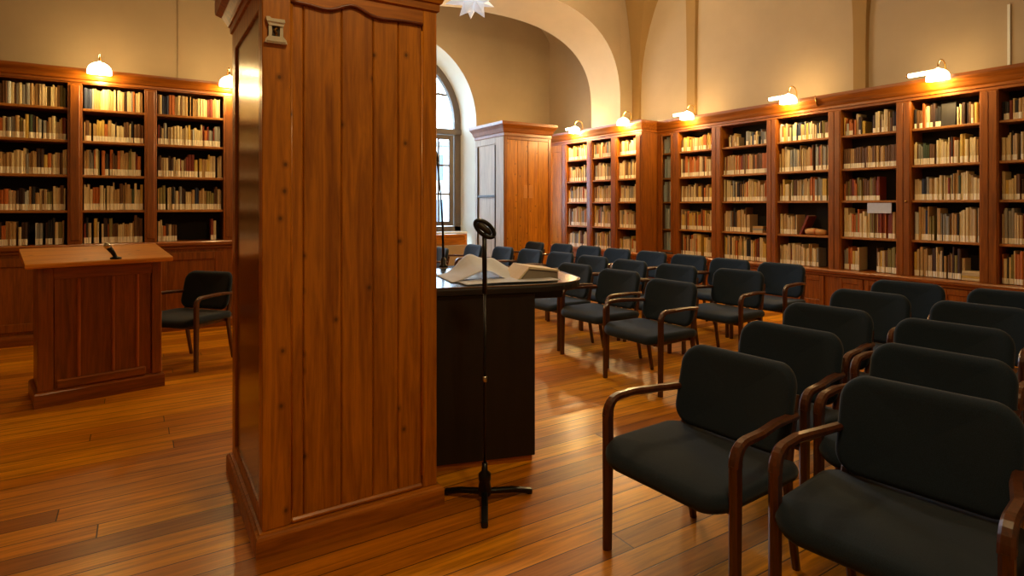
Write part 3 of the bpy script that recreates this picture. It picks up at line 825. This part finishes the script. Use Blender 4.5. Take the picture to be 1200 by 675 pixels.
m.build('board_panel',CASE,LE)
m=MB()
for p in bxs[1:-1]: m.box(p-.011,p+.011,.014,.03,.185,.94,.006)
m.build('batten',wood('batten',(186,104,40),(130,66,22),'z',.36,False),LE)
m=MB(); m.prism([(-.07,1.045),(-.06,1.035),(.0,1.03),(.0,1.05),(d+.02,1.085),(d+.05,1.15),(-.06,1.072),(-.07,1.065)],'x',-.055,w+.045); m.build('top',LTOP,LE)
# microphone on lectern
T=thing('desk_microphone','small black and chrome microphone leaning on the front edge of the lectern top','microphone',(0,0,0))
T.scale=(1.3,1.3,1.3); T.location=Vector((-.66,5.51,0))+Matrix.Rotation(a,3,'Z')@Vector((.50,-.02,1.076))
m=MB(); m.lathe([(.03,0),(.03,.008),(.012,.014),(.006,.02)],16); m.build('base',BLACKM,T)
m=MB(); m.tube([(0,0,.01),(-.015,-.005,.04),(-.035,-.01,.07)],[.010,.013,.016],10); m.build('body',BLACKM,T)
m=MB(); m.tube([(-.034,-.01,.069),(-.045,-.012,.085),(-.052,-.014,.095)],[.017,.019,.010],12); m.build('grille',CHROME,T)

# ------------------------------------------------------------------ black desk behind the microphone stand
ang=-math.radians(17)
_c=ray(627,540,0); _o=_c-Matrix.Rotation(ang,3,'Z')@Vector((.575,0,0))
D=thing('speaker_desk','black speaker desk with wide overhanging top beside the tall cabinet','desk',(_o.x,_o.y,0),ang)
m=MB(); m.box(-.12,.575,0,.03,.035,.985,.003); m.box(.545,.575,.03,.95,.035,.985,.003); m.box(-.12,-.09,.03,.95,.035,.985,.003); m.build('body_panel',DESK,D)
m=MB(); m.box(-.11,.56,.012,.94,0,.035,.002); m.build('base_strip',WOODX,D)
tp=[(-.14,-.02),(.50,-.02)]
for i in range(1,9):
    q_=i/8; tp.append((.50+.45*math.sin(q_*PI/2)**.9, -.02+.30*(1-math.cos(q_*PI/2))))
tp+=[(.95,1.02),(-.14,1.02)]
m=MB(); m.prism(tp,'z',1.018,1.034); m.build('top',DESKT,D); m=MB(); m.prism(tp,'z',.990,1.018); m.build('top_core',DESK,D)
m=MB(); m.box(.575,.86,.30,.33,.90,.991,.003); m.box(.575,.86,.90,.93,.90,.991,.003); m.box(.83,.86,.33,.90,.90,.991,.003); m.build('apron',DESK,D)
m=MB(); m.tube([(x,y,1.0335) for x,y in tp]+[(tp[0][0],tp[0][1],1.0335)],.0035,6); m.build('edge_band',plain('edge_tan',(120,92,56),.4),D)
def onD(x,y,z=1.0355): return D.location+Matrix.Rotation(ang,3,'Z')@Vector((x,y,z))
def sheet(name,label,cat,w,d,fn,mat,loc,rz,th=.004,nx=26,ny=16):
    m=MB(); vs=[];fs=[]
    for j in range(ny+1):
        for i in range(nx+1):
            p,q=i/nx,j/ny; x,y,z=fn(p,q); vs.append((x,y,z+th))
    n1=len(vs); vs+= [(x,y,z-th) for x,y,z in vs]
    W1=nx+1
    for j in range(ny):
        for i in range(nx):
            k=j*W1+i; fs.append((k,k+1,k+W1+1,k+W1)); fs.append((n1+k,n1+k+W1,n1+k+W1+1,n1+k+1))
    for i in range(nx):
        for k in (i,ny*W1+i): fs.append((k,k+1,n1+k+1,n1+k))
    for j in range(ny):
        for k in (j*W1,j*W1+nx): fs.append((k,k+W1,n1+k+W1,n1+k))
    m.add(vs,fs,0,True); o=m.build(name,mat,loc=loc,rz=rz); return tag(o,label,cat) if label else o
def fn1(p,q):
    x=-.27+.54*p; y=-.2+.42*q
    z=.13*math.exp(-((p-.42)/.2)**2)*(.45+.55*q)+.075*math.exp(-((p-.75)/.16)**2)*q+.012*math.sin(7*p+3*q)
    z*=min(1,p/.12)*min(1,(1-p)/.04+.3)
    return (x,y,max(.0,z)+.002)
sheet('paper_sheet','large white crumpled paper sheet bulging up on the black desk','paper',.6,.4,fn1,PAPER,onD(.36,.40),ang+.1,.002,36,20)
def fn2(p,q):
    return (-.30+.58*p,-.05+.22*q-.07*p,.004+.010*p*p+.004*math.sin(5*p))
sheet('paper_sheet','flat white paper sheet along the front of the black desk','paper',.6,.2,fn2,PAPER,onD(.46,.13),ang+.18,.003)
t=thing('open_booklet','cream booklet standing half open like a tent on the black desk','booklet',onD(.62,.26),ang+.12)
m=MB(); m.prism([(-.13,0),(-.115,0),(-.045,.072),(.16,.048),(.16,.058),(-.045,.086)],'y',-.1,.16); m.build('cover',plain('cream_cover',(232,216,184),.7),t)
m=MB(); m.prism([(-.10,.0),(.155,.0),(.155,.044),(-.045,.066)],'y',-.09,.155); m.build('page_block',PAPERG,t)
t=thing('gooseneck_microphone','slim black gooseneck microphone rising from the black desk by the window','microphone',ray(519.5,313,1.0355))
m=MB(); m.lathe([(.035,0),(.035,.012),(.022,.02),(.02,.06),(.012,.075)],16); m.build('base',BLACKM,t)
m=MB(); m.tube([(0,0,.07),(-.005,.0,.3),(-.022,.0,.55),(-.05,.0,.78)],[.011,.008,.006,.006],8); m.build('neck',BLACKM,t)
m=MB(); m.tube([(-.05,0,.78),(-.058,0,.83),(-.062,0,.86)],[.010,.014,.009],10); m.build('capsule',BLACKM,t)

# ------------------------------------------------------------------ microphone stand
p=ray(568,586,0)
S=thing('microphone_stand','black microphone stand with three short legs in front of the black desk','microphone stand',(p.x,p.y,0))
m=MB(); m.lathe([(.018,.02),(.032,.03),(.034,.06),(.028,.10),(.032,.105),(.032,.135),(.016,.15),(.014,.19)],16); m.build('hub',BLACKM,S)
r_=Vector((CY,-SY,0)); f_=Vector((SY,CY,0))
for dv in (-r_*.205+f_*.06, r_*.235+f_*.07, r_*.012-f_*.26):
    m=MB(); e=Vector(dv); m.sweep([e*.06+Vector((0,0,.045)),e*.6+Vector((0,0,.035)),e+Vector((0,0,.016))],.032,.024,Vector((-e.y,e.x,0)),.005)
    lg=m.build('leg',BLACKM,S); m=MB(); m.sweep([e*.93+Vector((0,0,.015)),e*1.02+Vector((0,0,.013))],.030,.026,Vector((-e.y,e.x,0)),.006); m.build('rubber_foot',BLACK,lg)
m=MB(); m.tube([(0,0,.15),(0,0,1.06)],.0075,10); m.build('lower_tube',BLACKM,S)
m=MB(); m.tube([(0,0,1.05),(-.002,0,1.36)],.0125,10); m.build('upper_tube',BLACKM,S)
m=MB(); m.tube([(0,0,.60),(0,0,.63)],.011,10); m.build('clutch',CHROME,S)
# ring shaped holder on top, tilted
m=MB(); pts=[]
for i in range(29):
    t_=2*PI*i/28
    pts.append(r_*(.056*math.cos(t_)*.80+.03*math.sin(t_)*.6)+Vector((0,0,1.378))+Vector((0,0,1))*(-.056*math.cos(t_)*.66+.03*math.sin(t_)*.75)+f_*(.008*math.sin(t_)))
m.tube(pts,.011,8); m.build('holder_ring',BLACKM,S)
m=MB(); c0=Vector((0,0,1.378)); ax=(r_*.8-Vector((0,0,.66))).normalized()
m.tube([c0-ax*.045,c0-ax*.03,c0+ax*.02,c0+ax*.045],[.008,.017,.016,.008],12); m.build('microphone_head',plain('mic_grey',(58,54,46),.45,.4),S)

# ------------------------------------------------------------------ chairs
def rrect(w,d,R,n=10):
    R=min(R,w/2-1e-4,d/2-1e-4); R=max(R,.001); pts=[]
    for (cx,cy,a0) in ((w/2-R,d/2-R,0),(-w/2+R,d/2-R,PI/2),(-w/2+R,-d/2+R,PI),(w/2-R,-d/2+R,1.5*PI)):
        for i in range(n+1):
            t=a0+PI/2*i/n; pts.append((cx+R*math.cos(t),cy+R*math.sin(t)))
    return pts
def cushion(w,d,th,R,fn,edge=None):
    """rounded pad in xy, thickness z; fn deforms each point"""
    r=edge or th/2; m=MB(); rings=[]
    prof=[]
    for s in (.15,.4,.65,.85): prof.append((None,s,-1))
    for i in range(9):
        t=-PI/2+PI*i/8; prof.append((r*(1-math.cos(t)),math.sin(t)*th/2,0))
    for s in (.85,.65,.4,.15): prof.append((None,s,1))
    vs=[];n=0
    for p in prof:
        if p[0] is None:
            base=rrect(w-2*r,d-2*r,max(R-r,.01)); z=p[2]*th/2; ring=[(x*p[1],y*p[1],z) for x,y in base]
        else:
            base=rrect(w-2*p[0],d-2*p[0],max(R-p[0],.01)); ring=[(x,y,p[1]) for x,y in base]
        n=len(ring); vs+=ring
    vs=[fn(*q) for q in vs]; fs=[]
    for i in range(len(prof)-1):
        for k in range(n): fs.append((i*n+k,i*n+(k+1)%n,(i+1)*n+(k+1)%n,(i+1)*n+k))
    fs.append(list(range(n-1,-1,-1))); fs.append([(len(prof)-1)*n+k for k in range(n)])
    m.add(vs,fs,0,True); return m
def make_chair(label):
    t=thing('upholstered_chair',label,'chair',(0,0,0),0,'upholstered armchairs in the reading room')
    def sf(x,y,z):
        zz=.440+z
        k=max(0,(-.10-x)/.185); zz-= .030*k*k
        zz+= .010*(abs(y)/.26)**2 - .012*max(0,(x-.02)/.2)
        return (x-.047,y,zz)
    cushion(.57,.645,.070,.12,sf,.034).build('seat',CHF,t)
    def bf(x,y,z):        # x: height dir, y: width
        h=x; tilt=.24
        yy=y; cx=-.035*(yy/.26)**2
        px=.232+z+cx+(h)*math.tan(tilt)+.03*(h/.18)**2*.0
        pz=.660+h
        return (px,yy,pz)
    cushion(.36,.555,.056,.09,bf).build('backrest',CHF,t)
    for s in (-1,1):
        m=MB(); m.sweep([(-.262,s*.310,0),(-.258,s*.310,.42),(-.258,s*.310,.585)],  .034,[.044,.054,.054],(0,1,0),.011); m.build('leg',CHW,t)
        m=MB(); y=s*.252
        m.sweep([(.262,y,0),(.225,y,.18),(.195,y,.36),(.198,y,.46),(.225,y,.58),(.258,y,.72)],.030,[.030,.036,.044,.044,.036,.026],(0,1,0),.008); m.build('leg',CHW,t)
        pts=[(-.258,s*.310,.578)]
        for i in range(7):
            q=PI/2*i/6; pts.append((-.258+.062*(1-math.cos(q)),s*.310,.585+.068*math.sin(q)))
        pts+=[(-.10,s*.310,.656),(.05,s*.282,.652),(.16,s*.270,.645),(.235,s*.262,.640)]
        m=MB(); m.sweep(pts,.040,[.048,.046,.043,.040,.037,.034,.032,.032,.031,.030,.028,.028],(0,1,0),.009); m.build('armrest',CHW,t)
    m=MB(); m.box(-.24,.20,-.235,-.205,.372,.400,.004); m.box(-.24,.20,.205,.235,.372,.400,.004); m.box(-.20,-.175,-.27,.27,.362,.392,.004); m.box(.18,.205,-.245,.245,.366,.398,.004); m.build('seat_frame',CHW,t)
    m=MB(); m.box(.214,.232,-.24,.24,.52,.555,.004); m.build('back_rail',CHW,t)
    return t
def at(u,v,z=.832): return ray(u,v,z)
DX=.285   # back top centre sits this far behind the chair's origin
CHAIRS=[ # world back-top centre, rotation, label
 ((2.29,1.68),4,'dark armchair at the left end of the near block, front row, beside the floor gap'),
 ((2.43,1.00),8,'large dark armchair nearest the camera, cut by the bottom edge'),
 ((3.03,1.90),6,'dark armchair directly behind the front-row chair beside the floor gap'),
 ((3.10,1.22),6,'dark armchair directly behind the chair nearest the camera'),
 ((3.83,2.15),6,'dark armchair in the third row of the near block, left seat'),
 ((3.87,1.47),6,'dark armchair in the third row of the near block, right seat'),
 ((4.74,2.34),6,'dark armchair in the fourth row of the near block, left seat'),
 ((4.76,1.65),6,'dark armchair in the fourth row of the near block, right seat'),
 ((5.60,2.46),6,'dark armchair in the last row of the near block, before the fourth bay'),
 ((5.68,1.77),6,'dark armchair in the last row at the right edge, before the fifth bay'),
 ((3.97,3.60),2,'armchair in the front row of the far block, right end, seat fully in view'),
 ((4.15,4.46),4,'armchair second from right in the front row of the far block, beside the desk corner'),
 ((4.17,5.20),3,'armchair in the far block front row whose seat is cut by the black desk'),
 ((5.20,3.84),6,'dark armchair with visible wooden arm, second row of far block, right end'),
 ((5.05,4.52),3,'armchair in second row of far block, second from the right end'),
 ((5.0,5.20),2,'armchair in second row of far block, third from the right end'),
 ((5.0,5.88),3,'armchair in second row of far block, fourth from the right end'),
 ((5.0,6.56),2,'armchair in second row of far block, fifth from the right end'),
 ((4.95,7.24),3,'bluish armchair just behind the right part of the cream booklet on the desk'),
 ((4.88,7.90),2,'bluish armchair behind the papers on the desk, left of the booklet'),
 ((4.72,8.57),0,'bluish armchair in front of the pale side of the wardrobe'),
 ((3.98,8.25),-6,'teal-blue armchair close below the arched window'),
 ((6.17,4.00),4,'dark armchair in third row of far block, right end, beside panelled base'),
 ((6.15,4.665),2,'armchair in third row of far block, second from the right end'),
 ((6.18,5.33),3,'armchair in third row of far block, below the first open bay'),
 ((6.18,5.995),1,'brownish lit armchair in third row, below the narrow glazed bay'),
 ((6.14,6.66),1,'armchair in third row of far block, below the outer corner bookcase post'),
 ((6.14,7.325),2,'armchair in third row of far block, below the right corner bay'),
 ((6.10,7.99),2,'armchair in third row of far block, below the left corner bay'),
 ((6.0,8.655),0,'armchair at the far end of third row, in front of the wardrobe doors'),
 ((3.93,.79),7,'dark armchair at the right edge beside the third row of the near block'),
 ((2.62,.33),8,'dark armchair cut by the right edge beside the chair nearest the camera'),
 ((.62,6.58),42,'lone armchair standing between the lectern and the tall cabinet'),
]
places=[]
for (x,y),r,l in CHAIRS: places.append((x,y,r,l))
proto=None
for (x,y,r,l) in places:
    rz=math.radians(r); o=Vector((x-DX*math.cos(rz),y-DX*math.sin(rz),0))
    if proto is None: proto=make_chair(l); proto.location=o; proto.rotation_euler=(0,0,rz)
    else: dup(proto,o,rz,l)

# ------------------------------------------------------------------ star pendant
q=Vector((2.83,5.22,3.58))
P=thing('pendant_lamp','white pointed star-shaped glass pendant hanging near the arch','lamp',q)
m=MB(); random.seed(4)
ico=bmesh.new(); bmesh.ops.create_icosphere(ico,subdivisions=1,radius=.12)
for f in ico.faces:
    c=f.calc_center_median(); tip=c.normalized()*random.uniform(.21,.32)
    vs=[v.co.copy() for v in f.verts]+[tip]; m.add(vs,[(0,1,3),(1,2,3),(2,0,3)])
ico.free(); m.build('star_shade',STAR,P)
m=MB(); m.tube([(0,0,.18),(0,0,ZC-q.z)],.006,8); m.build('cord',BLACKM,P)
m=MB(); m.lathe([(.012,.28),(.03,.24),(.03,.19),(.012,.15)],12); m.build('cap',CHROME,P)

# ------------------------------------------------------------------ added hall fill lights
light('overhead_fill',(3.6,5.6,4.7),165,(1,.72,.36),.14)  # main overhead fill, added apart from the star pendant
light('hall_fill',(1.2,.5,4.3),145,(1,.72,.34),.2)  # unseen fill added for the near floor and cabinet front
light('hall_fill',(6.2,7.0,5.2),70,(1,.76,.46),.25)  # unseen fill added to brighten the walls around the arch
light('alcove_fill',(4.1,10.1,4.2),75,(1,.76,.46),.2)  # hidden fill added to brighten the alcove walls and arch
# daylight
wd=bpy.data.worlds.new('sky'); bpy.context.scene.world=wd; wd.use_nodes=True
bg=wd.node_tree.nodes['Background']; bg.inputs[0].default_value=(.58,.80,1,1); bg.inputs[1].default_value=19
pl=bpy.data.lights.new('window_portal','AREA'); pl.shape='RECTANGLE'; pl.size=3.3; pl.size_y=4.3; pl.cycles.is_portal=True
po_=bpy.data.objects.new('window_portal',pl); po_.location=(4.5,NI['y']+.2,2.9); po_.rotation_euler=(-PI/2,0,0); C.objects.link(po_)

vs_=bpy.context.scene.view_settings; bpy.context.scene.display_settings.display_device='sRGB'
vs_.view_transform='Standard'; vs_.look='None'; vs_.exposure=0; vs_.gamma=1; vs_.use_curve_mapping=False
